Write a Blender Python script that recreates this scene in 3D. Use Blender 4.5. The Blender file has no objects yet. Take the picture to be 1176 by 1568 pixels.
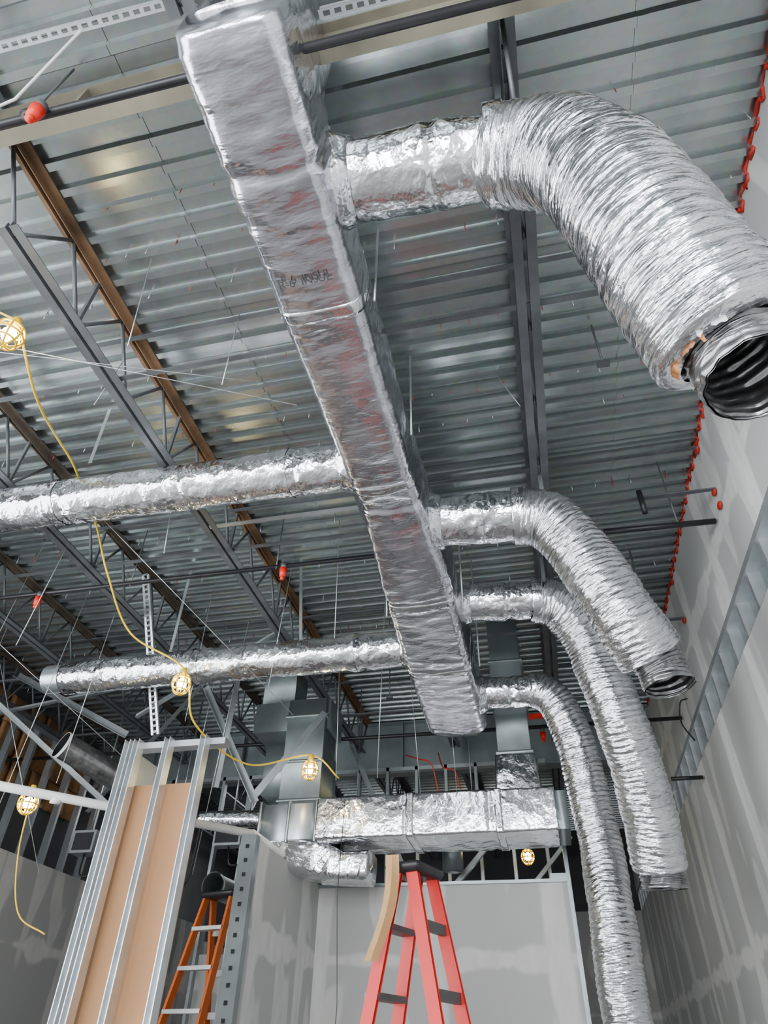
import bpy, math, random
from mathutils import Vector, Matrix, noise
random.seed(7)
CZ = 1.6
def V(x, y, z): return Vector((x, y, z + CZ))
C = bpy.context.scene.collection

# ------------------------------------------------------------------ materials
def mat_base(name):
    m = bpy.data.materials.new(name); m.use_nodes = True
    nt = m.node_tree; b = nt.nodes['Principled BSDF']
    return m, nt, b
def N(nt, t, **kw):
    n = nt.nodes.new(t)
    for k, v in kw.items(): setattr(n, k, v)
    return n
def ramp(nt, src, p0, c0, p1, c1):
    r = N(nt, 'ShaderNodeValToRGB')
    r.color_ramp.elements[0].position = p0; r.color_ramp.elements[0].color = (*c0, 1)
    r.color_ramp.elements[1].position = p1; r.color_ramp.elements[1].color = (*c1, 1)
    nt.links.new(src, r.inputs[0]); return r
def simple(name, col, rough=0.5, metal=0.0, var=0.12, scale=6, bump=0.0, emis=None, estr=0):
    m, nt, b = mat_base(name)
    tc = N(nt, 'ShaderNodeNewGeometry')
    n = N(nt, 'ShaderNodeTexNoise'); n.inputs['Scale'].default_value = scale; n.inputs['Detail'].default_value = 5
    nt.links.new(tc.outputs['Position'], n.inputs['Vector'])
    r = ramp(nt, n.outputs['Fac'], .3, tuple(c*(1-var) for c in col), .7, tuple(min(1, c*(1+var)) for c in col))
    nt.links.new(r.outputs[0], b.inputs['Base Color'])
    b.inputs['Roughness'].default_value = rough; b.inputs['Metallic'].default_value = metal
    if bump:
        bp = N(nt, 'ShaderNodeBump'); bp.inputs['Strength'].default_value = .6; bp.inputs['Distance'].default_value = bump
        nt.links.new(n.outputs['Fac'], bp.inputs['Height']); nt.links.new(bp.outputs[0], b.inputs['Normal'])
    if emis:
        b.inputs['Emission Color'].default_value = (*emis, 1); b.inputs['Emission Strength'].default_value = estr
    return m
def foil(name, sxy, sz, dist, col=(.80, .81, .84), rough=(.16, .36), fine=.0015, vor=.006, vs=(9, 12)):
    m, nt, b = mat_base(name); L = nt.links.new
    at = N(nt, 'ShaderNodeAttribute'); at.attribute_name = 'w'
    def mp(a, c):
        q = N(nt, 'ShaderNodeMapping'); q.inputs['Scale'].default_value = (a, a, c); L(at.outputs['Vector'], q.inputs[0]); return q
    m1 = mp(sxy, sz)
    n1 = N(nt, 'ShaderNodeTexNoise', noise_type='RIDGED_MULTIFRACTAL'); n1.inputs['Scale'].default_value = 1
    n1.inputs['Detail'].default_value = 3; n1.inputs['Distortion'].default_value = .7; n1.inputs['Roughness'].default_value = .45
    L(m1.outputs[0], n1.inputs['Vector'])
    b1 = N(nt, 'ShaderNodeBump'); b1.inputs['Strength'].default_value = 1; b1.inputs['Distance'].default_value = dist
    L(n1.outputs['Fac'], b1.inputs['Height'])
    m2 = mp(*vs)
    nd = N(nt, 'ShaderNodeTexNoise'); nd.inputs['Scale'].default_value = 2.5; L(m2.outputs[0], nd.inputs['Vector'])
    mx = N(nt, 'ShaderNodeVectorMath', operation='ADD'); L(m2.outputs[0], mx.inputs[0]); L(nd.outputs['Color'], mx.inputs[1])
    v = N(nt, 'ShaderNodeTexVoronoi', feature='F1'); v.inputs['Scale'].default_value = 1; L(mx.outputs[0], v.inputs['Vector'])
    b2 = N(nt, 'ShaderNodeBump'); b2.inputs['Strength'].default_value = 1; b2.inputs['Distance'].default_value = vor
    L(v.outputs['Distance'], b2.inputs['Height']); L(b1.outputs[0], b2.inputs['Normal'])
    n3 = N(nt, 'ShaderNodeTexNoise'); n3.inputs['Scale'].default_value = 60; n3.inputs['Detail'].default_value = 3; L(at.outputs['Vector'], n3.inputs['Vector'])
    b3 = N(nt, 'ShaderNodeBump'); b3.inputs['Strength'].default_value = 1; b3.inputs['Distance'].default_value = fine
    L(n3.outputs['Fac'], b3.inputs['Height']); L(b2.outputs[0], b3.inputs['Normal']); L(b3.outputs[0], b.inputs['Normal'])
    n4 = N(nt, 'ShaderNodeTexNoise'); n4.inputs['Scale'].default_value = 3; L(at.outputs['Vector'], n4.inputs['Vector'])
    r = ramp(nt, n4.outputs['Fac'], .35, tuple(c*.86 for c in col), .65, col); L(r.outputs[0], b.inputs['Base Color'])
    mr = N(nt, 'ShaderNodeMapRange'); mr.inputs[1].default_value = .3; mr.inputs[2].default_value = .7
    mr.inputs[3].default_value = rough[0]; mr.inputs[4].default_value = rough[1]
    L(n4.outputs['Fac'], mr.inputs[0]); L(mr.outputs[0], b.inputs['Roughness'])
    b.inputs['Metallic'].default_value = 1
    return m
def drywall(name, axis, base=(.34, .345, .34), mud=(.60, .60, .58)):
    m, nt, b = mat_base(name); L = nt.links.new
    g = N(nt, 'ShaderNodeNewGeometry'); sp = N(nt, 'ShaderNodeSeparateXYZ'); L(g.outputs['Position'], sp.inputs[0])
    mp = N(nt, 'ShaderNodeMapping'); mp.inputs['Scale'].default_value = (1.6, 1.6, .55); L(g.outputs['Position'], mp.inputs[0])
    n = N(nt, 'ShaderNodeTexNoise'); n.inputs['Scale'].default_value = 1.2; n.inputs['Detail'].default_value = 3; n.inputs['Distortion'].default_value = .6
    L(mp.outputs[0], n.inputs['Vector'])
    def seam(sock, per, w):
        pp = N(nt, 'ShaderNodeMath', operation='PINGPONG'); pp.inputs[1].default_value = per/2; L(sock, pp.inputs[0])
        a = N(nt, 'ShaderNodeMath', operation='MULTIPLY_ADD'); a.inputs[1].default_value = .35; L(n.outputs['Fac'], a.inputs[0]); L(pp.outputs[0], a.inputs[2])
        mr = N(nt, 'ShaderNodeMapRange', interpolation_type='SMOOTHSTEP'); mr.inputs[1].default_value = w+.21; mr.inputs[2].default_value = w+.16
        mr.inputs[3].default_value = 0; mr.inputs[4].default_value = 1; L(a.outputs[0], mr.inputs[0]); return mr.outputs[0]
    s1 = seam(sp.outputs[axis], 1.22, .10); s2 = seam(sp.outputs['Z'], 2.44, .06)
    n2 = N(nt, 'ShaderNodeTexNoise'); n2.inputs['Scale'].default_value = 1.5; n2.inputs['Detail'].default_value = 1; L(mp.outputs[0], n2.inputs['Vector'])
    r2 = N(nt, 'ShaderNodeMapRange'); r2.inputs[1].default_value = .57; r2.inputs[2].default_value = .60; r2.inputs[4].default_value = .75; L(n2.outputs['Fac'], r2.inputs[0])
    a = N(nt, 'ShaderNodeMath', operation='MAXIMUM'); L(s1, a.inputs[0]); L(s2, a.inputs[1])
    a2 = N(nt, 'ShaderNodeMath', operation='MAXIMUM'); L(a.outputs[0], a2.inputs[0]); L(r2.outputs[0], a2.inputs[1])
    n3 = N(nt, 'ShaderNodeTexNoise'); n3.inputs['Scale'].default_value = 7; n3.inputs['Detail'].default_value = 4; L(mp.outputs[0], n3.inputs['Vector'])
    r3 = N(nt, 'ShaderNodeMapRange'); r3.inputs[1].default_value = .3; r3.inputs[2].default_value = .7; r3.inputs[3].default_value = .55; L(n3.outputs['Fac'], r3.inputs[0])
    a3 = N(nt, 'ShaderNodeMath', operation='MULTIPLY'); L(a2.outputs[0], a3.inputs[0]); L(r3.outputs[0], a3.inputs[1])
    mix = N(nt, 'ShaderNodeMix', data_type='RGBA'); L(a3.outputs[0], mix.inputs[0])
    mix.inputs[6].default_value = (*base, 1); mix.inputs[7].default_value = (*mud, 1)
    L(mix.outputs[2], b.inputs['Base Color']); b.inputs['Roughness'].default_value = .85
    return m

FOIL_MAIN = foil('foil_wrap_main', 3.5, 9, .007, col=(.72, .72, .78), rough=(.13, .28), fine=.0009, vor=.006, vs=(3.5, 11))
FOIL_WRAP = foil('foil_wrap_branch', 5, 4, .013, rough=(.09, .22), fine=.0007, vor=.010, vs=(7, 7))
FOIL_FLEX = foil('foil_flex_jacket', 6, 40, .010, col=(.74, .75, .77), rough=(.13, .26), vor=.006, vs=(7, 44))
FOIL_BOX = foil('foil_wrap_box', 5, 5, .012, rough=(.10, .22), fine=.0008, vor=.009, vs=(7, 7))
FOIL_TAPE = foil('foil_tape_band', 5, 9, .005, rough=(.08, .16), fine=.0005, vor=.004, vs=(9, 14))
LINER = simple('flex_liner_black', (.22, .22, .225), .22, .85, .5, 14)
GALV = simple('galvanized_sheet', (.46, .50, .52), .3, .85, .12, 5)
GALVD = simple('galvanized_sheet_dull', (.26, .30, .31), .4, .7, .2, 3)
STUD = simple('galvanized_stud', (.62, .65, .67), .35, .75, .1, 8)
STEEL = simple('primed_joist_steel', (.12, .13, .14), .45, .4, .25, 5)
RUST = simple('rust_stained_steel', (.22, .13, .07), .65, .2, .5, 4)
RUST2 = simple('dusty_joist_steel', (.13, .105, .085), .6, .3, .4, 4)
CREAM = simple('cream_painted_girder', (.19, .175, .13), .6, .0, .3, 3)
BLACK = simple('black_pipe', (.02, .02, .023), .4, .3, .3, 5)
REDP = simple('red_sprinkler_plastic', (.75, .015, .005), .4)
REDS = simple('red_screw_coating', (.35, .05, .04), .5)
CAULK = simple('red_fire_caulk', (.42, .015, .006), .6, 0, .35, 12, .01)
YEL = simple('yellow_plastic', (.9, .58, .005), .4)
BULB = simple('lamp_bulb', (1, .95, .7), .4, emis=(1, .86, .45), estr=110)
PVC = simple('white_pvc', (.8, .8, .79), .4)
TAN = simple('tan_board_back', (.40, .21, .10), .85, 0, .05, 2)
PAPER = simple('kraft_paper', (.42, .24, .10), .8, 0, .15, 10)
COPPER = simple('torn_brown_lining', (.36, .14, .05), .5, .3, .4, 20)
FGRED = simple('red_fiberglass', (.55, .006, .004), .45, 0, .08, 6)
FGORG = simple('orange_fiberglass', (.55, .11, .012), .45, 0, .08, 6)
ALU = simple('aluminium_rung', (.6, .6, .6), .35, .8)
BRICKY = simple('brown_insulation', (.24, .12, .045), .9, 0, .6, 3, .05)
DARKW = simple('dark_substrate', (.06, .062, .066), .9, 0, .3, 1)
CONC = simple('concrete_floor', (.32, .315, .31), .6, 0, .2, 1.5)
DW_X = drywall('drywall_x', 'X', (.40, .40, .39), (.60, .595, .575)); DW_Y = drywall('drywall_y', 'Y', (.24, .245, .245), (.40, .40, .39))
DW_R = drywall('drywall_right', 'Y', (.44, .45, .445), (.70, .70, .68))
LTAPE = simple('white_insulation_lining', (.7, .7, .7), .8)
INK = simple('black_print_ink', (.05, .05, .05), .6)

# deck
DECK, nt, b = mat_base('galvanized_roof_deck')
g = N(nt, 'ShaderNodeNewGeometry')
n = N(nt, 'ShaderNodeTexNoise'); n.inputs['Scale'].default_value = .8; n.inputs['Detail'].default_value = 6; nt.links.new(g.outputs['Position'], n.inputs['Vector'])
v = N(nt, 'ShaderNodeTexVoronoi'); v.inputs['Scale'].default_value = 30; nt.links.new(g.outputs['Position'], v.inputs['Vector'])
r = ramp(nt, n.outputs['Fac'], .3, (.35, .39, .39), .7, (.47, .51, .51))
mx = N(nt, 'ShaderNodeMix', data_type='RGBA', blend_type='MULTIPLY'); mx.inputs[0].default_value = .12
nt.links.new(r.outputs[0], mx.inputs[6]); nt.links.new(v.outputs['Color'], mx.inputs[7]); nt.links.new(mx.outputs[2], b.inputs['Base Color'])
b.inputs['Metallic'].default_value = .85; b.inputs['Roughness'].default_value = .25

# ------------------------------------------------------------------ mesh builder
class MB:
    def __init__(s): s.v = []; s.w = []; s.f = []; s.m = []; s.s = []
    def add(s, vs, fs, mi=0, sm=False, w=None):
        o = len(s.v); s.v += [tuple(p) for p in vs]; s.w += [tuple(p) for p in (w or vs)]
        for f in fs: s.f.append([i+o for i in f]); s.m.append(mi); s.s.append(sm)
    def grid(s, rows, mi=0, sm=True, closed=True, w=None, cap0=False, cap1=False):
        n = len(rows[0]); vs = [p for r in rows for p in r]; fs = []
        ww = [p for r in w for p in r] if w else None
        for i in range(len(rows)-1):
            for j in range(n if closed else n-1):
                k = (j+1) % n; fs.append([i*n+j, i*n+k, (i+1)*n+k, (i+1)*n+j])
        if cap0: fs.append(list(range(n))[::-1])
        if cap1: fs.append([(len(rows)-1)*n+j for j in range(n)])
        s.add(vs, fs, mi, sm, ww)
    def prism(s, prof, p1, p2, up=Vector((0, 0, 1)), mi=0):
        d = (p2-p1).normalized(); a = d.cross(up)
        if a.length < 1e-4: a = d.cross(Vector((0, 1, 0)))
        a.normalize(); u = a.cross(d)
        rows = [[p+a*x+u*y for x, y in prof] for p in (p1, p2)]
        s.grid(rows, mi, False, True, None, True, True)
    def bar(s, p1, p2, w, h, mi=0, up=Vector((0, 0, 1))):
        s.prism([(-w/2, -h/2), (w/2, -h/2), (w/2, h/2), (-w/2, h/2)], p1, p2, up, mi)
    def box(s, lo, hi, mi=0):
        x0, y0, z0 = lo; x1, y1, z1 = hi
        vs = [(x0,y0,z0),(x1,y0,z0),(x1,y1,z0),(x0,y1,z0),(x0,y0,z1),(x1,y0,z1),(x1,y1,z1),(x0,y1,z1)]
        s.add(vs, [[0,3,2,1],[4,5,6,7],[0,1,5,4],[1,2,6,5],[2,3,7,6],[3,0,4,7]], mi)
    def tube(s, pts, rad, mi=0, n=10, disp=None, cap=True, up=Vector((0, 0, 1))):
        if not isinstance(rad, (list, tuple)): rad = [rad]*len(pts)
        rows = []; ws = []; L = 0; nor = None
        for i, p in enumerate(pts):
            if i: L += (p-pts[i-1]).length
            t = (pts[min(i+1, len(pts)-1)]-pts[max(i-1, 0)])
            t = t.normalized() if t.length > 1e-7 else tprev
            tprev = t
            if nor is None:
                nor = up-t*up.dot(t)
                if nor.length < .05: nor = Vector((1, 0, 0))-t*t.x
            nor = (nor-t*nor.dot(t)).normalized(); bi = t.cross(nor)
            row = []; wr = []
            for k in range(n):
                a = 2*math.pi*k/n; c, q = math.cos(a), math.sin(a)
                r = rad[i]+(disp(a, L) if disp else 0)
                row.append(p+nor*c*r+bi*q*r); wr.append((c*rad[i], q*rad[i], L))
            rows.append(row); ws.append(wr)
        s.grid(rows, mi, True, True, ws, cap, cap)
    def sphere(s, c, r, mi=0, n=12, sc=(1, 1, 1)):
        rows = []
        for i in range(n+1):
            th = math.pi*i/n
            rows.append([Vector((c[0]+sc[0]*r*math.sin(th)*math.cos(2*math.pi*k/(2*n))+1e-6, c[1]+sc[1]*r*math.sin(th)*math.sin(2*math.pi*k/(2*n)), c[2]+sc[2]*r*math.cos(th))) for k in range(2*n)])
        s.grid(rows, mi)
    def loft(s, secs, mi=0, ds=.02, disp=None, k=14, cr=.035, cap0=True, cap1=True, ca=4, L0=0.0):
        """secs: (centre, axA, axB, halfA, halfB)"""
        rows = []; ws = []; L = L0
        for i in range(len(secs)-1):
            c0, A0, B0, a0, b0 = secs[i]; c1, A1, B1, a1, b1 = secs[i+1]
            seg = (c1-c0).length; m = max(1, int(seg/ds))
            for j in range(m+(1 if i == len(secs)-2 else 0)):
                t = j/m; c = c0.lerp(c1, t); A = A0.lerp(A1, t).normalized(); B = B0.lerp(B1, t).normalized()
                ha = a0+(a1-a0)*t; hb = b0+(b1-b0)*t; l = L+seg*t; rr = min(cr, ha*.6, hb*.6)
                row = []; wr = []
                cs = [(1, 1), (-1, 1), (-1, -1), (1, -1)]
                for q in range(4):
                    sx, sy = cs[q]; cx, cy = sx*(ha-rr), sy*(hb-rr)
                    for e in range(ca+1):
                        an = math.radians(90*q+90*e/ca); nx, ny = math.cos(an), math.sin(an)
                        row.append((cx+rr*nx, cy+rr*ny, nx, ny))
                    sx2, sy2 = cs[(q+1) % 4]; ex, ey = sx2*(ha-rr), sy2*(hb-rr)
                    for e in range(1, k):
                        f = e/k; row.append(((cx+(ex-cx)*f)+rr*nx, (cy+(ey-cy)*f)+rr*ny, nx, ny))
                pr = []
                for x, y, nx, ny in row:
                    dd = disp(x, y, nx, ny, l, ha, hb) if disp else 0
                    x2, y2 = x+nx*dd, y+ny*dd
                    pr.append(c+A*x2+B*y2); wr.append((x, y, l))
                rows.append(pr); ws.append(wr)
            L += seg
        s.grid(rows, mi, True, True, ws, cap0, cap1)
    def build(s, name, mats, parent=None, recalc=False):
        me = bpy.data.meshes.new(name); me.from_pydata(s.v, [], s.f)
        for m in mats: me.materials.append(m)
        me.polygons.foreach_set('material_index', s.m); me.polygons.foreach_set('use_smooth', s.s)
        at = me.attributes.new('w', 'FLOAT_VECTOR', 'POINT')
        at.data.foreach_set('vector', [c for p in s.w for c in p])
        if recalc:
            import bmesh
            bm = bmesh.new(); bm.from_mesh(me); bmesh.ops.recalc_face_normals(bm, faces=bm.faces); bm.to_mesh(me); bm.free()
        me.update(); o = bpy.data.objects.new(name, me); C.objects.link(o)
        if parent: o.parent = parent
        return o

def catmull(P, ds=.012):
    out = []; Q = [P[0]*2-P[1]]+P+[P[-1]*2-P[-2]]
    for i in range(1, len(Q)-2):
        m = max(2, int((Q[i+1]-Q[i]).length/ds))
        for j in range(m):
            t = j/m; a, b_, c, d = Q[i-1], Q[i], Q[i+1], Q[i+2]
            out.append(.5*((2*b_)+(-a+c)*t+(2*a-5*b_+4*c-d)*t*t+(-a+3*b_-3*c+d)*t**3))
    out.append(P[-1]); return out
def line(a, b, ds=.02):
    m = max(1, int((b-a).length/ds)); return [a.lerp(b, i/m) for i in range(m+1)]

def ridged(x): return 1-abs(x)*2
def mk_wrap(seed, R, pinches=(), amp=1.0, off=0.0):
    def d(a, L):
        L = L+off
        c, s_ = math.cos(a)*R, math.sin(a)*R
        near = sum(math.exp(-((L-p)/.12)**2) for p in pinches)
        v_ = .009*noise.noise(Vector((c*5+seed, s_*5, L*3)))
        v_ += (.003+.006*near)*ridged(noise.noise(Vector((c*11+seed, s_*11, L*9))))
        v_ += (.0015+.004*near)*ridged(noise.noise(Vector((c*26+seed, s_*26, L*20))))
        for p in pinches: v_ -= .012*math.exp(-((L-p)/.02)**2)
        return v_*amp
    return d
def mk_flex(seed, R):
    def d(a, L):
        c, s_ = math.cos(a)*R, math.sin(a)*R
        Lz = L+.03*math.sin(a+seed)+.04*noise.noise(Vector((c*4, s_*4, L*2+seed)))
        v_ = .014*noise.noise(Vector((c*4+seed, s_*4, L*3.5)))
        v_ += .003*math.sin(2*math.pi*Lz/.04)
        v_ += .0065*ridged(noise.noise(Vector((c*5+seed, s_*5, Lz*30))))
        v_ += .0035*ridged(noise.noise(Vector((c*12+seed, s_*12, Lz*52))))
        return v_
    return d
def rect_disp(seed, pinches=(), amp=1.0, puff=.012, wx=4, wl=18, a2=.005, near_a=0.0):
    def d(x, y, nx, ny, L, ha, hb):
        v_ = .010*noise.noise(Vector((x*4+seed, y*4, L*2.5)))
        near = sum(math.exp(-((L-p)/.15)**2) for p in pinches)*near_a
        v_ += (a2+near)*ridged(noise.noise(Vector((x*wx+seed, y*wx, L*wl))))
        v_ += puff*(math.cos(x/ha*1.5)*abs(ny)+math.cos(y/hb*1.5)*abs(nx))
        for p in pinches: v_ -= .014*math.exp(-((L-p)/.025)**2)
        return v_*amp
    return d
X_, Y_, Z_ = Vector((1, 0, 0)), Vector((0, 1, 0)), Vector((0, 0, 1))

# ------------------------------------------------------------------ room shell
H = 4.0; XR = 1.62; XL = -7.0; YF = -6.0; YB = 15.8
m = MB(); per = .152; prof = []
y = YF
while y < YB:
    prof += [(y, H), (y+.045, H), (y+.057, H+.045), (y+.140, H+.045)]; y += per
for i in range(len(prof)-1):
    (y0, z0), (y1, z1) = prof[i], prof[i+1]
    m.add([V(XL-.1, y0, z0), V(XR+.1, y0, z0), V(XR+.1, y1, z1), V(XL-.1, y1, z1)], [[0, 1, 2, 3]])
m.box(V(XL-.1, YF, H+.06), V(XR+.1, YB, H+.12), 0)
for xx in (-4.6, -1.75, .95):
    for i in range(len(prof)-1):
        (y0, z0), (y1, z1) = prof[i], prof[i+1]
        m.add([V(xx, y0, z0-.004), V(xx+.05, y0, z0-.004), V(xx+.05, y1, z1-.004), V(xx, y1, z1-.004)], [[0, 1, 2, 3]])
m.build('ceiling', [DECK])
m = MB(); m.box((XL-.1, YF-.1, -.12), (XR+.25, YB+.1, 0)); m.build('floor', [CONC])
# right wall
m = MB()
m.box(V(XR, YF, -CZ), V(XR+.13, YB, 2.46), 0); m.box(V(XR, YF, 2.80), V(XR+.13, YB, H+.1), 0)
m.box(V(XR+.10, YF, 2.46), V(XR+.13, YB, 2.80), 1)
m.bar(V(XR+.06, YF, 2.465), V(XR+.06, YB, 2.465), .10, .03, 2); m.bar(V(XR+.05, YF, 2.79), V(XR+.05, YB, 2.79), .11, .05, 2)
yy = YF+.2
while yy < YB: m.box(V(XR+.01, yy, 2.46), V(XR+.10, yy+.04, 2.8), 2); yy += .406
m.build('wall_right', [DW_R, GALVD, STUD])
# red caulk bead following the deck profile at the wall head
m = MB(); pts = []
for (yy, z) in prof:
    if -1 < yy < 10:
        for q in range(2):
            pts.append(V(XR-.006+random.uniform(-.006, .006), yy+q*.02+random.uniform(-.008, .008), z-.01+random.uniform(-.035, .008)))
m.tube(pts, [random.uniform(.005, .017) for _ in pts], 0, 6); m.build('fire_caulk_bead', [CAULK])
# left shell with a window bay, unseen and added to light the right wall
m = MB(); m.box(V(XL-.1, 3.2, -CZ), V(XL, YB, 1.9), 0); m.box(V(XL-.1, 3.2, 1.9), V(XL, YB, H+.1), 1)
m.box(V(XL-.1, YF, -CZ), V(XL, 3.2, -1.3), 0); m.box(V(XL-.1, YF, 3.0), V(XL, 3.2, H+.1), 1); m.box(V(XL-.1, YF, -1.3), V(XL, -5.4, 3.0), 0)
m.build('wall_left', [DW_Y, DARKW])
m = MB()
for i in range(6):
    yy = -5.4+i*8.6/5; m.box(V(XL-.08, yy-.04, -1.3), V(XL-.02, yy+.04, 3.0))
for z in (-1.28, 1.0, 2.97): m.box(V(XL-.08, -5.4, z-.03), V(XL-.02, 3.2, z+.03))
m.build('added_side_window', [BLACK])  # mullions of the unseen bay added for light on the right wall
# brown insulation batts on the left wall
m = MB()
for i in range(7):
    y0 = 6.4+i*.41
    for j in range(3):
        z0 = 2.75+j*.38; t = random.uniform(.03, .09)
        m.loft([(V(XL+.03+t/2, y0+.02, z0+.17), X_, Z_, t/2, .17), (V(XL+.03+t/2, y0+.38, z0+.17+random.uniform(-.02, .02)), X_, Z_, t/2, .165)], 0, .05, rect_disp(i*3+j, (), 1, .01, 9, 9, .012), 6, .03)
m.build('brown_insulation_batts', [BRICKY])
m = MB(); m.box(V(XL-.1, YB, -CZ), V(XR+.13, YB+.1, 2.5), 0); m.box(V(XL-.1, YB, 2.5), V(XR+.13, YB+.1, H+.1), 1)
m.build('wall_back', [DW_X, DARKW])
# front (behind the camera): storefront
m = MB(); zt = 3.0
m.box(V(XL-.1, YF-.1, zt), V(XR+.13, YF, H+.1)); m.box(V(XL-.1, YF-.1, -CZ), V(XR+.13, YF, -1.3))
m.box(V(XL-.1, YF-.1, -1.3), V(-6.6, YF, zt)); m.box(V(1.3, YF-.1, -1.3), V(XR+.13, YF, zt)); m.box(V(-3.4, YF-.1, -1.3), V(-2.2, YF, zt))
m.build('wall_front', [DW_X])
m = MB()
for x in (-6.56, -5.5, -4.45, -3.44, -2.16, -1.0, .15, 1.26): m.box(V(x-.04, YF-.08, -1.3), V(x+.04, YF-.02, zt))
for z in (-1.28, 1.0, zt-.03):
    m.box(V(-6.6, YF-.08, z-.03), V(-3.4, YF-.02, z+.03)); m.box(V(-2.2, YF-.08, z-.03), V(1.3, YF-.02, z+.03))
m.build('window_1', [BLACK])

# partition walls of the far room
m = MB(); m.box(V(-2.62, 7.8, -CZ), V(.14, 7.92, 1.53)); m.build('wall_partition_back', [DW_X])
m = MB(); m.box(V(-2.615, 5.95, -CZ), V(-2.50, 7.8, 1.53), 0)
m.box(V(-2.63, 5.86, -CZ), V(-2.49, 5.95, 1.56), 1)
zz = -1.3
while zz < 1.5: m.box(V(-2.575, 5.853, zz), V(-2.545, 5.862, zz+.03), 2); zz += .11
m.build('wall_partition_side', [DW_R, GALVD, BLACK])
m = MB(); m.bar(V(-2.5, 7.78, 1.51), V(.14, 7.78, 1.51), .03, .03); m.build('trim_1', [GALVD])
m = MB(); m.box(V(.14, 7.79, -CZ), V(.18, 7.92, 1.9)); m.box(V(-.02, 7.80, 1.53), V(.14, 7.9, 1.58)); m.build('partition_end_stud', [GALVD])
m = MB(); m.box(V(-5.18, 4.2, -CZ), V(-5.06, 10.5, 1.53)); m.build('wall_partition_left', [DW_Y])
m = MB(); m.box(V(-5.06, 10.4, -CZ), V(-2.62, 10.5, 1.2)); m.build('wall_partition_far', [DW_X])

# ------------------------------------------------------------------ structure
def ang(sx=1, w=.05, t=.006): return [(0, 0), (sx*w, 0), (sx*w, t), (sx*t, t), (sx*t, w), (0, w)] if sx > 0 else [(0, 0), (0, w), (sx*t, w), (sx*t, t), (sx*w, t), (sx*w, 0)]
def joist(x, y0, y1, top):
    m = MB(); zb, ztp = 3.45, 3.93
    for sx in (1, -1):
        m.prism(ang(sx, .055), V(x+sx*.012, y0+.25, zb), V(x+sx*.012, y1-.25, zb))
        m.prism([(a, -b_) for a, b_ in ang(sx, .055)], V(x+sx*.012, y0, H-.005), V(x+sx*.012, y1, H-.005), mi=1)
    n_ = int((y1-y0)/.6); st = (y1-y0)/n_
    for i in range(n_):
        a = y0+i*st
        m.tube([V(x, a, ztp+.03), V(x, a+st/2, zb+.02)], .013, 0, 6); m.tube([V(x, a+st/2, zb+.02), V(x, a+st, ztp+.03)], .013, 0, 6)
        if i % 2: m.bar(V(x, a+st/2, zb+.02), V(x, a+st/2, ztp+.04), .022, .022)
    return m.build('steel_joist', [STEEL, top])
for x in (.29, -1.08, -2.44, -3.80, -5.16, -6.5):
    top = RUST if x == -2.44 else (RUST2 if x < -3 else STEEL)
    joist(x, .98, 9.38, top); joist(x, 9.62, 15.7, STEEL); joist(x, -5.9, .82, STEEL)
def ibeam(name, y, zb, zt_, w, mat, t=.015):
    m = MB(); h = zt_-zb
    pr = [(-w/2, 0), (w/2, 0), (w/2, t), (t/2, t), (t/2, h-t), (w/2, h-t), (w/2, h), (-w/2, h), (-w/2, h-t), (-t/2, h-t), (-t/2, t), (-w/2, t)]
    m.prism(pr, V(XL, y, zb), V(XR, y, zb))
    for x in (-5.9, -4.4, -3.1, -1.9, .75): m.box(V(x-.01, y-w/2+.005, zb+t), V(x+.01, y+w/2-.005, zt_-t))
    return m.build(name, [mat])
ibeam('steel_girder', .885, 3.70, 3.99, .10, CREAM)
ibeam('steel_girder', 9.5, 3.25, 3.99, .22, GALVD)
XA, XB = XL+.02, XR-.02
m = MB()
for yb in (2.33, 4.25, 6.2, 7.9):
    for z in (3.93, 3.47): m.prism(ang(1, .035), V(XA, yb, z), V(XB, yb, z))
m.build('joist_bridging', [STEEL])
m = MB()
for yb in (2.33, 4.25, 6.2):
    for z in (3.93, 3.47, 3.33) if yb > 4 and yb < 5 else (3.93, 3.47): m.sphere(V(XR-.018, yb+.01, z), .04, 0, 6, (.4, 1.1, .8))
m.build('fire_caulk_patches', [CAULK])
# screws through deck
m = MB()
for yb in (1.45, 1.75, 2.05, 2.7, 3.3, 3.62, 4.6, 5.3, 5.9, 6.6, 7.4):
    x = XL+random.random()*.3
    while x < XR:
        if random.random() < .75:
            q = V(x, yb+random.uniform(-.01, .01), H+.045); m.tube([q, q+Vector((random.uniform(-.004, .004), 0, -.05-random.random()*.05))], .0035, 0 if random.random() < .35 else 1, 5)
        x += random.choice((.15, .2, .3))
m.build('deck_screws', [REDS, STUD])

# perforated struts
def strut(p1, p2, w=.045, up=Z_, mat=STUD):
    m = MB(); d = (p2-p1).normalized(); a = d.cross(up).normalized(); L = (p2-p1).length; u = a.cross(d)
    for sg in (-1, 1):
        m.bar(p1+a*sg*w*.38, p2+a*sg*w*.38, w*.28, .003, 0, up); m.bar(p1+a*sg*w*.52+u*.012, p2+a*sg*w*.52+u*.012, .003, .03, 0, up)
    t = 0
    while t < L:
        m.bar(p1+d*t-a*w*.4, p1+d*t+a*w*.4, .022, .0028, 0, up); t += .055
    return m.build('perforated_strut', [mat])
strut(V(-4.2, .52, 3.86), V(-1.05, .58, 3.86), .04); strut(V(-3.75, 4.99, 3.9), V(-3.5, 5.5, 2.38), .07, Y_)
strut(V(-.55, .76, 3.80), V(1.6, .80, 3.80), .045)

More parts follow.
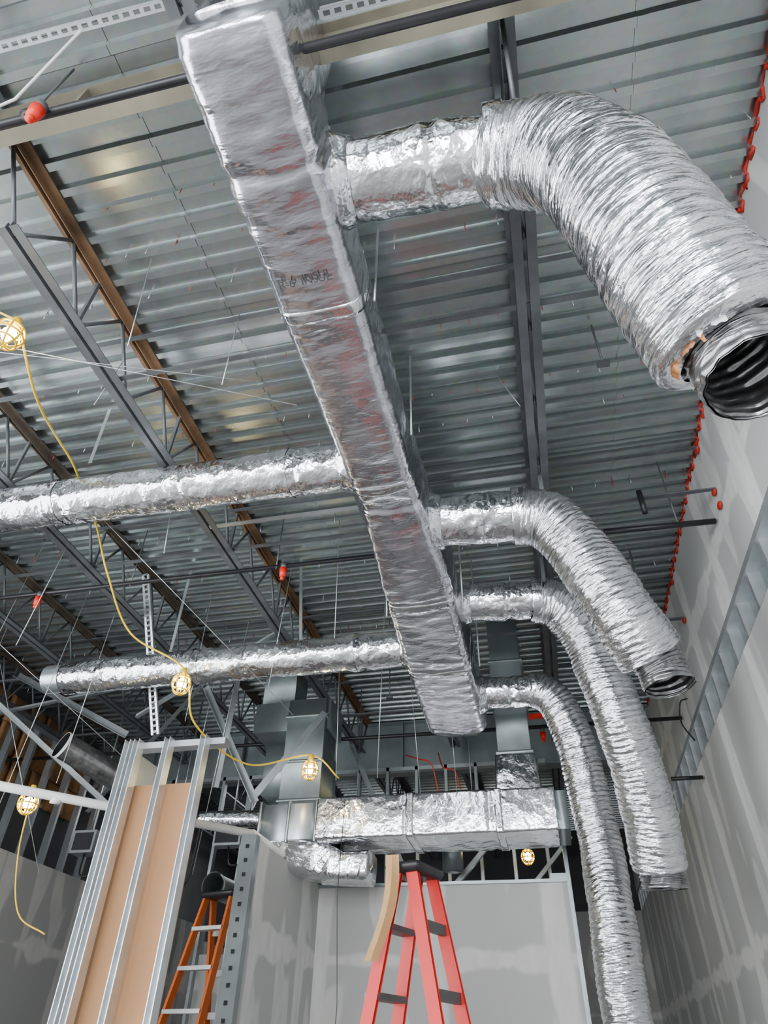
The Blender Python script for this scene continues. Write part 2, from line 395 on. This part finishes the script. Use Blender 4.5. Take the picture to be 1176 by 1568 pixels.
# sprinkler lines
def pipe(name, pts, r, mat=BLACK, n=12):
    m = MB(); m.tube([V(*p) for p in pts], r, 0, n); return m.build(name, [mat])
def heads(m, pos):
    for p in pos:
        q = V(*p); m.tube([q, q+Vector((0, 0, -.05))], [.03, .022], 1, 10); m.tube([q+Vector((0, 0, -.05)), q+Vector((0, 0, -.13))], [.034, .026], 2, 10)
        m.tube([q+Vector((0, 0, -.13)), q+Vector((0, 0, -.16))], [.012, .02], 2, 8)
m = MB(); m.tube([V(XA, .70, 3.30), V(XB, .78, 3.30)], .021, 0, 12)
for x in (-3.6, -1.9, .3): m.tube([V(x, .74, 3.3), V(x, .74, 3.95)], .006, 1, 6); m.tube([V(x-.02, .735, 3.3), V(x+.02, .735, 3.3)], .028, 0, 12)
heads(m, [(-1.8, .71, 3.28)]); m.build('sprinkler_pipe', [BLACK, STEEL, REDP])
m = MB(); m.tube([V(XA, 4.33, 3.33), V(-1.1, 4.38, 3.33)], .02, 0, 12); m.tube([V(.75, 4.42, 3.33), V(XB, 4.45, 3.33)], .024, 0, 12)
m.tube([V(1.05, 4.2, 3.30), V(1.05, 4.2, 3.52)], .022, 0, 10)
heads(m, [(-1.92, 4.33, 3.32), (-4.3, 4.33, 3.32)])
for x in (-3.4, -2.0, 1.3): m.tube([V(x, 4.36, 3.3), V(x, 4.36, 3.95)], .006, 1, 6)
m.build('sprinkler_pipe', [BLACK, STEEL, REDP])
m = MB(); m.tube([V(-6.9, 7.4, 3.0), V(1.6, 7.5, 3.0)], .022, 0, 10); heads(m, [(-3.6, 7.45, 2.99), (.1, 7.5, 2.99)])
for x in (-5, -3, .7): m.tube([V(x, 7.45, 3), V(x, 7.45, 3.95)], .006, 0, 6)
m.build('sprinkler_pipe', [BLACK, STEEL, REDP])
m = MB()
m.tube(catmull([V(-1.75, 8.9, 3.3), V(-1.5, 8.6, 3.12), V(-1.35, 8.6, 3.05), V(-1.28, 8.7, 2.7)], .05), .008, 0, 6)
m.tube(catmull([V(-1.3, 8.9, 3.3), V(-1.2, 8.6, 3.0), V(-1.05, 8.6, 2.95), V(-1.0, 8.7, 2.75)], .05), .008, 0, 6)
m.bar(V(-.35, 7.9, 3.3), V(.2, 7.9, 3.3), .05, .05); m.bar(V(-.1, 7.9, 3.3), V(-.1, 7.9, 3.1), .04, .04)
m.build('red_conduit_whips', [REDP])

# diagonal braces
def brace(p, q, w=.05):
    m = MB(); m.prism(ang(1, w), V(*p), V(*q)); m.build('diagonal_brace', [GALV])
brace((-2.63, 6.1, 1.95), (-2.1, 6.4, 2.85), .07); brace((-3.7, 6.4, 3.45), (-2.75, 6.3, 1.95), .06)
brace((-5.8, 6, 3.4), (-3.95, 5.7, 2.45), .07); brace((-4.9, 6.8, 2.1), (-3.4, 6.3, 3.45), .05)
brace((-2.9, 5.8, 3.45), (-3.0, 5.9, 2.0), .045); brace((-1.35, .25, 3.45), (-1.0, .75, 3.95), .10)
brace((-2.5, 8.7, 3.4), (-1.6, 8.7, 1.5), .06); brace((-1.4, 8.9, 1.4), (-.5, 8.9, 2.3), .07); brace((-.5, 9, 1.4), (.3, 9, 2.2), .05)
brace((-6.4, 5.5, 3.45), (-4.3, 6.6, 1.9), .06); brace((-3.8, 5.6, 2.6), (-2.5, 5.7, 3.45), .05); brace((-6.3, 6.0, 2.9), (-4.0, 6.2, 3.3), .05)
brace((-2.44, 3.9, 3.45), (-.95, 3.95, 3.5), .04)

# stud rows beyond the room
m = MB()
for x in [-6.6+i*.41 for i in range(17)]:
    m.box(V(x, 9.2, -CZ), V(x+.04, 9.29, 3.25), 0)
m.box(V(-6.7, 9.2, 3.2), V(.1, 9.3, 3.25), 0)
for i in range(9): m.box(V(-6.2, 6.2+i*.41, 1.0), V(-6.11, 6.24+i*.41, 3.2), 0)
m.box(V(-6.22, 6.1, 3.18), V(-6.09, 9.6, 3.23), 0); m.box(V(-6.22, 6.1, -CZ), V(-6.09, 9.6, 1.0), 1)
m.build('metal_stud_row', [GALV, DARKW])
m = MB()
for (x, y_, z, sx, sz) in [(-5.6, 7.6, 1.9, .3, .25), (-5.0, 8.4, 2.1, .2, .3), (-4.6, 7.9, 1.75, .25, .18), (-4.5, 9.1, 2.3, .4, .3)]:
    m.box(V(x, y_, z), V(x+sx, y_+.2, z+sz), 0); m.box(V(x+.03, y_-.01, z+.03), V(x+sx-.03, y_, z+sz-.03), 1)
    m.tube(catmull([V(x+sx/2, y_+.1, z), V(x+sx/2+.1, y_, z-.25), V(x+sx+.15, y_+.1, z-.1), V(x+sx+.2, y_+.1, z+.6)], .05), .012, 1, 6)
    m.tube([V(x+sx/2, y_+.1, z+sz), V(x+sx/2, y_+.1, 3.9)], .014, 0, 8)
m.build('electrical_boxes', [GALV, BLACK])
# ductwork hung deep in the back bay
m = MB()
m.loft([(V(-2.3, 8.4, 2.35), Y_, Z_, .25, .16), (V(-.7, 8.4, 2.35), Y_, Z_, .25, .16)], 0, .4, None, 2, .005)
for x in (-2.1, -1.5, -.9): m.loft([(V(x-.012, 8.4, 2.35), Y_, Z_, .27, .18), (V(x+.012, 8.4, 2.35), Y_, Z_, .27, .18)], 0, .4, None, 2, .005)
m.tube([V(-1.1, 8.4, 2.2), V(-1.1, 8.4, 1.75)], .12, 0, 28)
for x in (-2.2, -.8): m.tube([V(x, 8.1, 2.15), V(x, 8.1, 3.95)], .006, 0, 6)
m.build('rectangular_return_duct', [GALVD])

# framed partition with board (left)
m = MB(); yf = 4.77
for x in (-3.21, -3.13, -2.86, -2.55):
    m.prism([(-.025, 0), (.025, 0), (.025, .09), (.019, .09), (.019, .006), (-.019, .006), (-.019, .09), (-.025, .09)], V(x, yf, -CZ), V(x, yf, 2.0), -Y_, 0)
m.box(V(-3.25, yf-.005, 1.95), V(-2.40, yf+.10, 2.0), 0); m.box(V(-3.25, yf-.004, -CZ), V(-2.5, yf+.10, -1.55), 0)
m.box(V(-3.17, yf+.06, -1.55), V(-2.56, yf+.075, 1.68), 1)
m.box(V(-3.24, yf+.09, -CZ), V(-3.20, yf+.5, 1.95), 0)
m.build('metal_stud_frame', [STUD, TAN])

# ------------------------------------------------------------------ main duct
def sec(y, xl, xr, zb, zt_): return (V((xl+xr)/2, y, (zb+zt_)/2), X_, Z_, (xr-xl)/2, (zt_-zb)/2)
MS = [(.55, -1.0, -.61, 3.01, 3.5), (.62, -1.02, -.60, 2.99, 3.5), (3.15, -.985, -.58, 2.99, 3.5), (3.35, -.97, -.575, 3.0, 3.5),
      (4.1, -.99, -.48, 2.8, 3.36), (5.0, -.99, -.46, 2.64, 3.2), (6.15, -.97, -.44, 2.47, 3.0), (6.25, -.92, -.46, 2.5, 2.97)]
PIN = (.55, 2.63, 2.85, 3.75, 4.6)
def msec(y, e=0):
    for a, b_ in zip(MS, MS[1:]):
        if a[0] <= y <= b_[0]:
            t = (y-a[0])/(b_[0]-a[0]); q = [a[i]+(b_[i]-a[i])*t for i in range(5)]
            return sec(y, q[1]-e, q[2]+e, q[3]-e, q[4]+e)
mL = [0]
for a, b_ in zip(MS, MS[1:]): mL.append(mL[-1]+(sec(*b_)[0]-sec(*a)[0]).length)
def marc(y):
    for i, (a, b_) in enumerate(zip(MS, MS[1:])):
        if a[0] <= y <= b_[0]: return mL[i]+(mL[i+1]-mL[i])*(y-a[0])/(b_[0]-a[0])
m = MB(); md = rect_disp(3, PIN, 1, .022, 5, 10, .006, .006)
m.loft([sec(*q) for q in MS], 0, .016, md, 18, .06, ca=6)
m.loft([sec(6.2, -.84, -.54, 2.53, 2.86), sec(6.42, -.84, -.54, 2.53, 2.86)], 1, .1, None, 2, .005)
m.loft([(V(-.80, .80, 3.3), X_, Y_, .20, .25), (V(-.80, .80, 4.2), X_, Y_, .21, .25)], 0, .016, rect_disp(9), 16)
for ya in (1.78, 3.17, 4.3, 5.15):
    m.loft([msec(ya, .003), msec(ya+.075, .003)], 2, .0155, md, 18, .062, ca=6, L0=marc(ya))
main = m.build('insulated_main_duct', [FOIL_MAIN, GALV, FOIL_TAPE], recalc=True)
tx = bpy.data.curves.new('printed_marking', 'FONT'); tx.body = 'R-6  INSUL'; tx.size = .058; tx.extrude = .0005
to = bpy.data.objects.new('printed_marking', tx); C.objects.link(to); to.parent = main; tx.materials.append(INK)
to.location = V(-.95, 1.62, 2.947); to.rotation_euler = (math.pi, 0, 0)

def branch(pts, R, seed, pinches, ends=None):
    m = MB(); P = []
    for a, b_ in zip(pts, pts[1:]): P += line(V(*a), V(*b_), .012)[:-1]
    P.append(V(*pts[-1])); m.tube(P, R, 0, 72, mk_wrap(seed, R, pinches))
    c0 = V(*pts[0]); d = (V(*pts[1])-c0).normalized()
    q = line(c0, c0+d*.14, .012); m.tube(q, [R+.045-.045*i/(len(q)-1) for i in range(len(q))], 0, 72, mk_wrap(seed+4, R, (), 1.6))
    for p in pinches[::2]: m.tube(line(c0+d*(p+.05), c0+d*(p+.125), .012), R+.004, 3, 72, mk_wrap(seed, R, pinches, 1, p+.05), cap=False)
    if ends: ends(m)
    return m.build('insulated_branch_duct', [FOIL_WRAP, GALV, GALVD, FOIL_TAPE], recalc=True)
branch([(-.95, 3.2, 3.25), (-6.9, 3.08, 3.25)], .168, 11, (.45, 1.3, 2.25, 3.0, 4.2))
def cap2(m):
    m.tube([V(-4.35, 5.12, 2.85), V(-4.56, 5.12, 2.85)], .135, 1, 40, cap=False); m.tube([V(-4.36, 5.12, 2.85), V(-4.54, 5.12, 2.85)], .13, 2, 40)
branch([(-.9, 5.14, 2.85), (-4.36, 5.12, 2.85)], .158, 23, (.5, 1.6, 2.05), cap2)

# ------------------------------------------------------------------ flexible ducts with rigid take-off
def flex(rigid, soft, Rr, Rs, Rl, seed, liner=None, pin=()):
    root = bpy.data.objects.new('flexible_duct', None); C.objects.link(root)
    m = MB(); P = line(V(*rigid[0]), V(*rigid[1]), .012)
    m.tube(P, Rr, 0, 72, mk_wrap(seed, Rr, pin), up=Z_)
    q = line(P[0], P[0].lerp(P[-1], .15), .012)
    m.tube(q, [Rr+.05-.04*i/max(1, len(q)-1) for i in range(len(q))], 0, 72, mk_wrap(seed+4, Rr, (), 1.5))
    d = (P[-1]-P[0]).normalized()
    m.tube(line(P[-1]-d*.05, P[-1]+d*.04, .01), Rs+.006, 1, 72, mk_wrap(seed+8, Rs, (), .5))
    m.build('rigid_takeoff', [FOIL_WRAP, FOIL_TAPE], root, True)
    P = catmull([V(*rigid[1])]+[V(*p) for p in soft], .0075)
    rad = [Rs]*len(P)
    e = P[-1]; dd = (P[-1]-P[-4]).normalized()
    if liner:
        for i in range(1, 9):
            t = i/8*math.pi/2; P.append(e+dd*.03*math.sin(t)); rad.append(Rs-(Rs-Rl-.012)*(1-math.cos(t)))
    m = MB(); m.tube(P, rad, 0, 110, mk_flex(seed, Rs), cap=False); m.build('foil_jacket', [FOIL_FLEX], root)
    if liner:
        LP = catmull([e-dd*.25, e-dd*.05]+[V(*p) for p in liner], .005)
        for tag, off in (('outer', .0), ('inner', -.006)):
            m = MB(); m.tube(LP, Rl+off, 0, 64, (lambda a, L: .005*math.sin(2*math.pi*(L/.03+a/(2*math.pi)))+.009*noise.noise(Vector((math.cos(a)*4, math.sin(a)*4, L*24)))), cap=False)
            m.build('inner_liner_'+tag, [LINER], root)
        m = MB(); m.tube([e-dd*.24, e-dd*.23], Rl+.01, 0, 32); m.build('liner_plug', [LINER], root)
    return root
r1 = flex([(-.62, 1.33, 3.30), (.17, 1.35, 3.26)], [(.38, 1.33, 3.13), (.50, 1.28, 2.83), (.555, 1.25, 2.45), (.60, 1.26, 2.1), (.665, 1.31, 1.85), (.715, 1.36, 1.69)], .185, .222, .145, 31, [(.735, 1.37, 1.60), (.735, 1.36, 1.49)], (.5,))
r2 = flex([(-.55, 3.79, 3.13), (.10, 3.8, 3.10)], [(.30, 3.82, 3.03), (.48, 3.88, 2.76), (.65, 3.96, 2.34), (.80, 4.1, 2.08)], .185, .205, .155, 42, [(.85, 4.12, 1.96), (.865, 4.12, 1.85)], (.4,))
r3 = flex([(-.47, 4.84, 3.07), (.18, 4.85, 3.03)], [(.36, 4.9, 2.95), (.53, 5.02, 2.68), (.644, 5.1, 2.12), (.73, 5.28, 1.64), (.755, 5.5, 1.15)], .155, .185, .155, 53, [(.76, 5.52, 1.08), (.76, 5.53, 1.0)], (.4,))
r4 = flex([(-.46, 5.85, 2.70), (.08, 5.87, 2.70)], [(.22, 5.85, 2.58), (.32, 5.86, 2.30), (.38, 5.93, 1.87), (.41, 5.95, 1.37), (.39, 5.85, .88), (.37, 5.85, .27), (.4, 5.9, -.6), (.42, 5.9, -1.58)], .135, .158, .12, 64, None, (.3,))
# torn lining flap at the near flex end
def flap(name, mat, a0, a1, r0, z0, dz, n, rows_n, sd):
    m = MB(); rows = []
    for i in range(n):
        a = math.radians(a0+(a1-a0)*i/(n-1)); k_ = 1+.4*noise.noise(Vector((i*.45, sd, 0)))
        rows.append([V(.715-math.sin(a)*(r0-.006*j), 1.36-math.cos(a)*(r0-.006*j)*.9, z0-dz*j*k_+.01*noise.noise(Vector((i*.5, j*.7, sd)))) for j in range(rows_n)])
    m.grid(rows, 0, True, False); return m.build(name, [mat], r1)
flap('torn_brown_lining', COPPER, 42, 112, .205, 1.665, .012, 26, 8, 1.3)
flap('torn_white_lining', LTAPE, 18, 52, .212, 1.645, .010, 14, 7, 5.1)

# ------------------------------------------------------------------ rectangular box duct at the back
m = MB(); y0, y1, zb, zt_ = 6.6, 7.25, 1.69, 2.07
cy, hy, cz, hz = (y0+y1)/2, (y1-y0)/2, (zb+zt_)/2, (zt_-zb)/2
m.loft([(V(-2.20, cy, cz), Y_, Z_, hy, hz), (V(.12, cy, cz), Y_, Z_, hy, hz)], 0, .016, rect_disp(17, (.9, .95, 1.7), 1.0, .012, 6, 7, .004), 16, .018)
m.loft([(V(-2.80, cy, cz-.01), Y_, Z_, hy-.03, hz-.02), (V(-2.19, cy, cz-.01), Y_, Z_, hy-.03, hz-.02)], 1, .3, None, 2, .004)
m.loft([(V(.11, cy, cz-.01), Y_, Z_, hy-.03, hz-.02), (V(.22, cy, cz-.01), Y_, Z_, hy-.03, hz-.02)], 2, .3, None, 2, .004)
for x in (-2.80, -2.5, -2.21): m.loft([(V(x-.012, cy, cz-.01), Y_, Z_, hy-.005, hz+.005), (V(x+.012, cy, cz-.01), Y_, Z_, hy-.005, hz+.005)], 1, .3, None, 2, .004)
for x in (-1.3, -.45): m.loft([(V(x, cy, cz), Y_, Z_, hy+.010, hz+.010), (V(x+.07, cy, cz), Y_, Z_, hy+.010, hz+.010)], 3, .014, rect_disp(17, (), .8), 16, .018)
m.loft([(V(-.21, 6.85, 2.02), X_, Y_, .22, .22), (V(-.21, 6.88, 2.42), X_, Y_, .19, .20)], 0, .016, rect_disp(21, (), 1, .012, 8, 9), 14, .025)
m.loft([(V(-.21, 6.88, 2.40), X_, Y_, .165, .17), (V(-.21, 6.88, 3.99), X_, Y_, .165, .17)], 2, .5, None, 2, .004)
for z in (2.45, 2.95, 3.45): m.loft([(V(-.21, 6.88, z-.015), X_, Y_, .185, .19), (V(-.21, 6.88, z+.015), X_, Y_, .185, .19)], 2, .5, None, 2, .004)
# left bare risers
m.loft([(V(-2.45, 6.95, 2.0), X_, Y_, .22, .22), (V(-2.45, 6.95, 3.2), X_, Y_, .22, .22)], 2, .6, None, 2, .004)
m.loft([(V(-2.75, 7.2, 2.6), X_, Z_, .33, .28), (V(-2.75, 7.9, 2.6), X_, Z_, .33, .28)], 2, .6, None, 2, .004)
for z in (2.1, 2.5, 3.0): m.loft([(V(-2.45, 6.95, z-.015), X_, Y_, .24, .24), (V(-2.45, 6.95, z+.015), X_, Y_, .24, .24)], 2, .5, None, 2, .004)
m.loft([(V(-2.9, 7.15, 3.2), X_, Y_, .2, .2), (V(-2.9, 7.15, 3.99), X_, Y_, .2, .2)], 2, .6, None, 2, .004)
m.loft([(V(-3.1, 7.05, 3.05), Y_, Z_, .24, .17), (V(-2.2, 7.05, 3.05), Y_, Z_, .24, .17)], 2, .6, None, 2, .004)
# boot dropping under the left end
m.loft([(V(-2.55, 6.9, 1.70), X_, Y_, .22, .25), (V(-2.35, 6.95, 1.58), Vector((.8, 0, .5)).normalized(), Y_, .2, .22), (V(-2.0, 6.98, 1.50), Vector((.3, 0, .95)).normalized(), Y_, .12, .2), (V(-1.72, 7.0, 1.50), Vector((.1, 0, 1)).normalized(), Y_, .12, .19)], 0, .016, rect_disp(33), 10, .05)
m.build('rectangular_supply_duct', [FOIL_BOX, GALV, GALVD, FOIL_TAPE], recalc=True)
m = MB(); m.tube(line(V(-3.6, 6.9, 2.0), V(-2.78, 6.9, 1.98)), .08, 0, 40, mk_wrap(5, .1)); m.build('insulated_small_duct', [FOIL_WRAP])
m = MB(); m.tube([V(-4.45, 5.45, 2.33), V(-3.95, 6.3, 2.1)], .12, 0, 32, cap=False); m.tube([V(-4.45, 5.45, 2.33), V(-3.95, 6.3, 2.1)], .11, 1, 32, cap=False)
m.tube([V(-4.45, 5.45, 2.33), V(-4.437, 5.472, 2.324)], [.128, .128], 2, 32, cap=False); m.tube([V(-3.96, 6.29, 2.105), V(-3.95, 6.3, 2.1)], .115, 1, 32)
m.build('open_round_duct', [LINER, BLACK, LTAPE])
m = MB(); m.tube([V(-3.33, 6.9, 1.38), V(-3.3, 8.3, 1.4)], .11, 0, 32, cap=False); m.tube([V(-3.33, 6.9, 1.38), V(-3.33, 6.93, 1.38)], .12, 1, 32, cap=False); m.build('open_round_duct', [GALVD, LTAPE])

# white pipes
m = MB(); m.tube([V(-5.0, 3.55, 1.63), V(-2.56, 5.95, 1.585)], .035, 0, 14); m.tube([V(-2.56, 5.93, 1.585), V(-2.56, 7.75, 1.585)], .035, 0, 14)
m.tube([V(-3.8, 4.75, 1.60), V(-3.75, 4.80, 1.60)], .044, 0, 14); m.build('white_pvc_pipe', [PVC])
# hangers
m = MB()
for (a, b_) in [((-2.98, 2.95, 3.42), (-2.96, 2.9, 3.97)), ((-3.3, 5.1, 3.0), (-3.3, 5.1, 3.97)), ((-2.0, 5.14, 3.0), (-2.1, 5.14, 3.97)), ((-5.2, 3.1, 3.4), (-5.2, 3.1, 3.97)), ((.29, 3.8, 3.28), (.29, 3.75, 3.97)), ((.2, 1.33, 3.44), (.25, 1.25, 3.97)), ((.25, 4.85, 3.2), (.28, 4.8, 3.97))]:
    m.bar(V(*a), V(*b_), .03, .003, 0, Y_)
m.build('duct_hanger_straps', [GALV])
m = MB()
for x, y in [(-.54, 1.9), (-1.06, 1.9), (-.53, 2.9), (-.42, 4.5), (-.4, 5.5), (-1.04, 4.5)]: m.tube([V(x, y, 3.15 if y < 4 else 2.8), V(x, y, 3.98)], .007, 0, 6)
for x, y, z in [(-2.2, 5.0, 2.5), (-1.5, 4.6, 2.7), (-1.6, 2.3, 3.2), (-2.9, 5.6, 1.2), (-4.4, 4.9, 1.6), (-4.0, 5.0, 1.8), (-1.9, 1.8, 3.0), (-3.1, 5.3, 2.4), (-1.35, 5.6, 1.9), (-1.9, 6.2, 2.1), (-1.2, 6.9, 2.1), (-3.9, 3.9, 2.5), (-4.7, 4.4, 2.1), (-2.6, 3.6, 3.0), (-5.3, 5.1, 1.9), (-3.4, 6.2, 2.0), (-.9, 7.5, 2.2), (.2, 3.2, 3.6), (.9, 2.6, 3.7), (-2.7, 2.5, 3.5)]:
    m.tube([V(x, y, z), V(x+random.uniform(-.15, .15), y, 3.97)], .003, 0, 5)
for a, b_ in [((-3.0, 1.6, 3.05), (-1.35, 2.6, 3.5)), ((-2.6, 1.65, 3.0), (-1.2, 2.55, 3.2)), ((-5.0, 3.8, 3.2), (-3.5, 5.4, 2.0)), ((-4.9, 4.8, 2.9), (-4.2, 5.4, 1.2)), ((-3.3, 3.2, 3.45), (-1.9, 4.9, 2.2))]:
    m.tube([V(*a), V(*b_)], .0025, 0, 5)
m.build('hanger_wires', [STUD])
m = MB()
for x, y in [(.75, 2.9), (1.15, 5.6), (.9, 7.2), (-1.7, 7.6), (-4.9, 6.9), (-5.7, 4.7), (-4.4, 2.2)]:
    m.tube([V(x, y, 3.55), V(x, y, 3.98)], .008, 0, 6); m.bar(V(x-.04, y, 3.55), V(x+.04, y, 3.55), .04, .03)
m.build('threaded_rods', [STEEL])
pipe('white_cable', [(-2.6, .75, 3.4), (-2.1, .73, 3.62), (-1.72, .58, 3.84)], .007, PVC)
m = MB(); m.tube(catmull([V(1.6, 7.0, 3.0), V(1.5, 6.9, 2.92), V(1.48, 7.0, 2.75), V(1.58, 7.1, 2.6)], .03), .008, 0, 6); m.tube([V(1.3, 7.3, 2.3), V(1.6, 7.3, 2.3)], .02, 0, 8); m.build('wall_cable_loop', [BLACK])

# ------------------------------------------------------------------ temporary lights + cord
def worklight(p):
    q = V(*p); root = bpy.data.objects.new('temporary_work_light', None); C.objects.link(root)
    m = MB(); m.sphere(q, .038, 0, 7, (1, 1, 1.25)); m.build('bulb', [BULB], root)
    m = MB()
    for k in range(8):
        a = k*math.pi/4; pts = [q+Vector((math.cos(a)*.078*math.sin(t), math.sin(a)*.078*math.sin(t), -.092*math.cos(t))) for t in [math.pi*i/14 for i in range(13)]]
        m.tube(pts, .006, 0, 6)
    for z in (-.06, -.01, .045):
        rr = .078*math.sqrt(max(0, 1-(z/.092)**2)); m.tube([q+Vector((math.cos(t)*rr, math.sin(t)*rr, z)) for t in [2*math.pi*i/20 for i in range(21)]], .006, 0, 6)
    m.tube([q+Vector((0, 0, .065)), q+Vector((0, 0, .14))], [.034, .022], 0, 12); m.build('cage', [YEL], root)
for p in [(-2.5, 1.6, 3.0), (-2.8, 4.6, 2.41), (-2.1, 6.0, 2.14), (-4.21, 5.0, 1.65), (-1.16, 9.0, 2.09), (-.26, 9.0, 2.01)]: worklight(p)
m = MB()
m.tube(catmull([V(-2.5, 1.6, 3.13), V(-2.7, 2.12, 3.07), V(-3.13, 2.95, 3.44), V(-3.29, 3.34, 3.48), V(-3.3, 3.6, 3.37), V(-3.27, 3.88, 3.08), V(-3.2, 4.3, 2.76), V(-2.8, 4.6, 2.54), V(-2.77, 4.9, 2.19), V(-2.55, 5.6, 2.08), V(-2.1, 6.0, 2.28), V(-1.9, 6.3, 2.15)], .04), .008, 0, 8)
m.tube(catmull([V(-4.21, 5.0, 1.78), V(-4.3, 5.2, 1.3), V(-4.2, 5.3, .9), V(-3.9, 5.3, .75)], .04), .006, 0, 8)
m.tube(catmull([V(-3.6, 1.1, 3.4), V(-3.0, 1.4, 3.35), V(-2.5, 1.6, 3.13)], .04), .006, 0, 8)
m.build('yellow_extension_cord', [YEL])

# ------------------------------------------------------------------ ladders
def stepladder(name, top, rot, mat, h, spread, wt, wb, blk=BLACK):
    root = bpy.data.objects.new(name, None); C.objects.link(root); R = Matrix.Rotation(rot, 3, 'Z'); T = Vector(top)
    def q(x, y, z): return T+R@Vector((x, y, z))
    m = MB()
    for sx in (-1, 1):
        for sy in (-1, 1):
            pr = [(-.035, -.013), (.035, -.013), (.035, -.007), (-.027, -.007), (-.027, .007), (.035, .007), (.035, .013), (-.035, .013)]
            m.prism(pr, q(sx*.05, sy*wt/2, -.04), q(sx*spread, sy*wb/2, -h), R@Y_)
    m.build('rails', [mat], root)
    m = MB(); k = 1
    while k*.305 < h-.1:
        f = k*.305/h
        x = .05+(spread-.05)*f; w = wt/2+(wb-wt)/2*f
        m.bar(q(-x, -w, -k*.305), q(-x, w, -k*.305), .085, .03, 0); m.bar(q(x, -w, -k*.305), q(x, w, -k*.305), .03, .05, 0)
        k += 1
    f = .42; x = .05+(spread-.05)*f; w = wt/2+(wb-wt)/2*f
    for sy in (-1, 1): m.bar(q(-x, sy*w, -h*f), q(x, sy*w, -h*f-.02), .006, .03, 0)
    m.build('steps', [ALU if mat is FGORG else simple('ladder_step', (.12, .11, .11), .45, .6)], root)
    m = MB(); m.loft([(q(0, 0, -.05), R@X_, R@Y_, .10, wt/2+.03), (q(0, 0, -.02), R@X_, R@Y_, .115, wt/2+.05), (q(0, 0, 0), R@X_, R@Y_, .11, wt/2+.045)], 0, .05, None, 3, .03); m.build('top_cap', [blk], root, True)
    return root
lad = stepladder('red_step_ladder', (-.775, 4.2, .90+CZ), math.radians(-18), FGRED, 2.49, .58, .24, .50)
stepladder('orange_step_ladder', (-3.06, 6.6, 1.25+CZ), math.radians(75), FGORG, 2.84, .75, .30, .62)
m = MB(); rows = []
for i in range(14):
    t = i/13; z = .93-.50*t; x = -.87-.10*t+.035*math.sin(t*3.4)
    tw = .6*t
    rows.append([V(x-.038*math.cos(tw), 4.02-.03*math.sin(tw), z), V(x, 4.012-.02*math.sin(t*3), z), V(x+.038*math.cos(tw), 4.02+.03*math.sin(tw), z)])
m.grid(rows, 0, False, False); m.build('kraft_paper_strip', [PAPER])
pipe('hanging_wire', [(-1.45, 5.0, 1.55), (-1.47, 5.0, .9), (-1.43, 5.0, .3), (-1.46, 5.0, -.5)], .003, BLACK)

# ------------------------------------------------------------------ light
w = bpy.data.worlds.new('World'); bpy.context.scene.world = w; w.use_nodes = True
w.node_tree.nodes['Background'].inputs[0].default_value = (.88, .94, 1, 1); w.node_tree.nodes['Background'].inputs[1].default_value = 2
def area(name, loc, tgt, sx, sy, pw, col=(1, 1, 1)):
    l = bpy.data.lights.new(name, 'AREA'); l.shape = 'RECTANGLE'; l.size = sx; l.size_y = sy; l.energy = pw; l.color = col
    o = bpy.data.objects.new(name, l); C.objects.link(o); o.location = loc
    o.rotation_euler = (Vector(tgt)-Vector(loc)).to_track_quat('-Z', 'Y').to_euler(); return o
area('window_daylight', (-5.0, YF+.1, 2.45), (-5.0, 0, 2.3), 3.0, 4.0, 580, (.95, .975, 1))
area('window_daylight', (-.45, YF+.1, 2.45), (-.45, 0, 2.3), 3.3, 4.0, 760, (.95, .975, 1))
area('added_side_fill', (XL+.1, -1.1, 2.45), (0, -.9, 2.3), 8.2, 4.0, 760, (.97, .985, 1))  # fill lamp added in the made-up side bay to brighten the right wall
area('added_back_bay_area', (-4.5, 12.5, 5.4), (-4.5, 12.5, 0), 2.5, 2.0, 90, (.95, .97, 1))  # area lamp added under the closed deck; there is no skylight opening

# ------------------------------------------------------------------ camera
cam = bpy.data.cameras.new('camera'); co = bpy.data.objects.new('camera', cam); C.objects.link(co)
F = Vector((297, 861, 1010)).normalized(); Zc = Vector((30, -1195, 1010)); Zc = (Zc-F*Zc.dot(F)).normalized(); Xc = F.cross(Zc)
right = Vector((Xc.x, F.x, Zc.x)); down = Vector((Xc.y, F.y, Zc.y)); fwd = Vector((Xc.z, F.z, Zc.z))
M = Matrix((right, -down, -fwd)).transposed().to_4x4(); M.translation = Vector((0, 0, CZ)); co.matrix_world = M
cam.sensor_fit = 'HORIZONTAL'; cam.sensor_width = 36; cam.lens = 36*1010/1176; cam.clip_start = .05
bpy.context.scene.camera = co
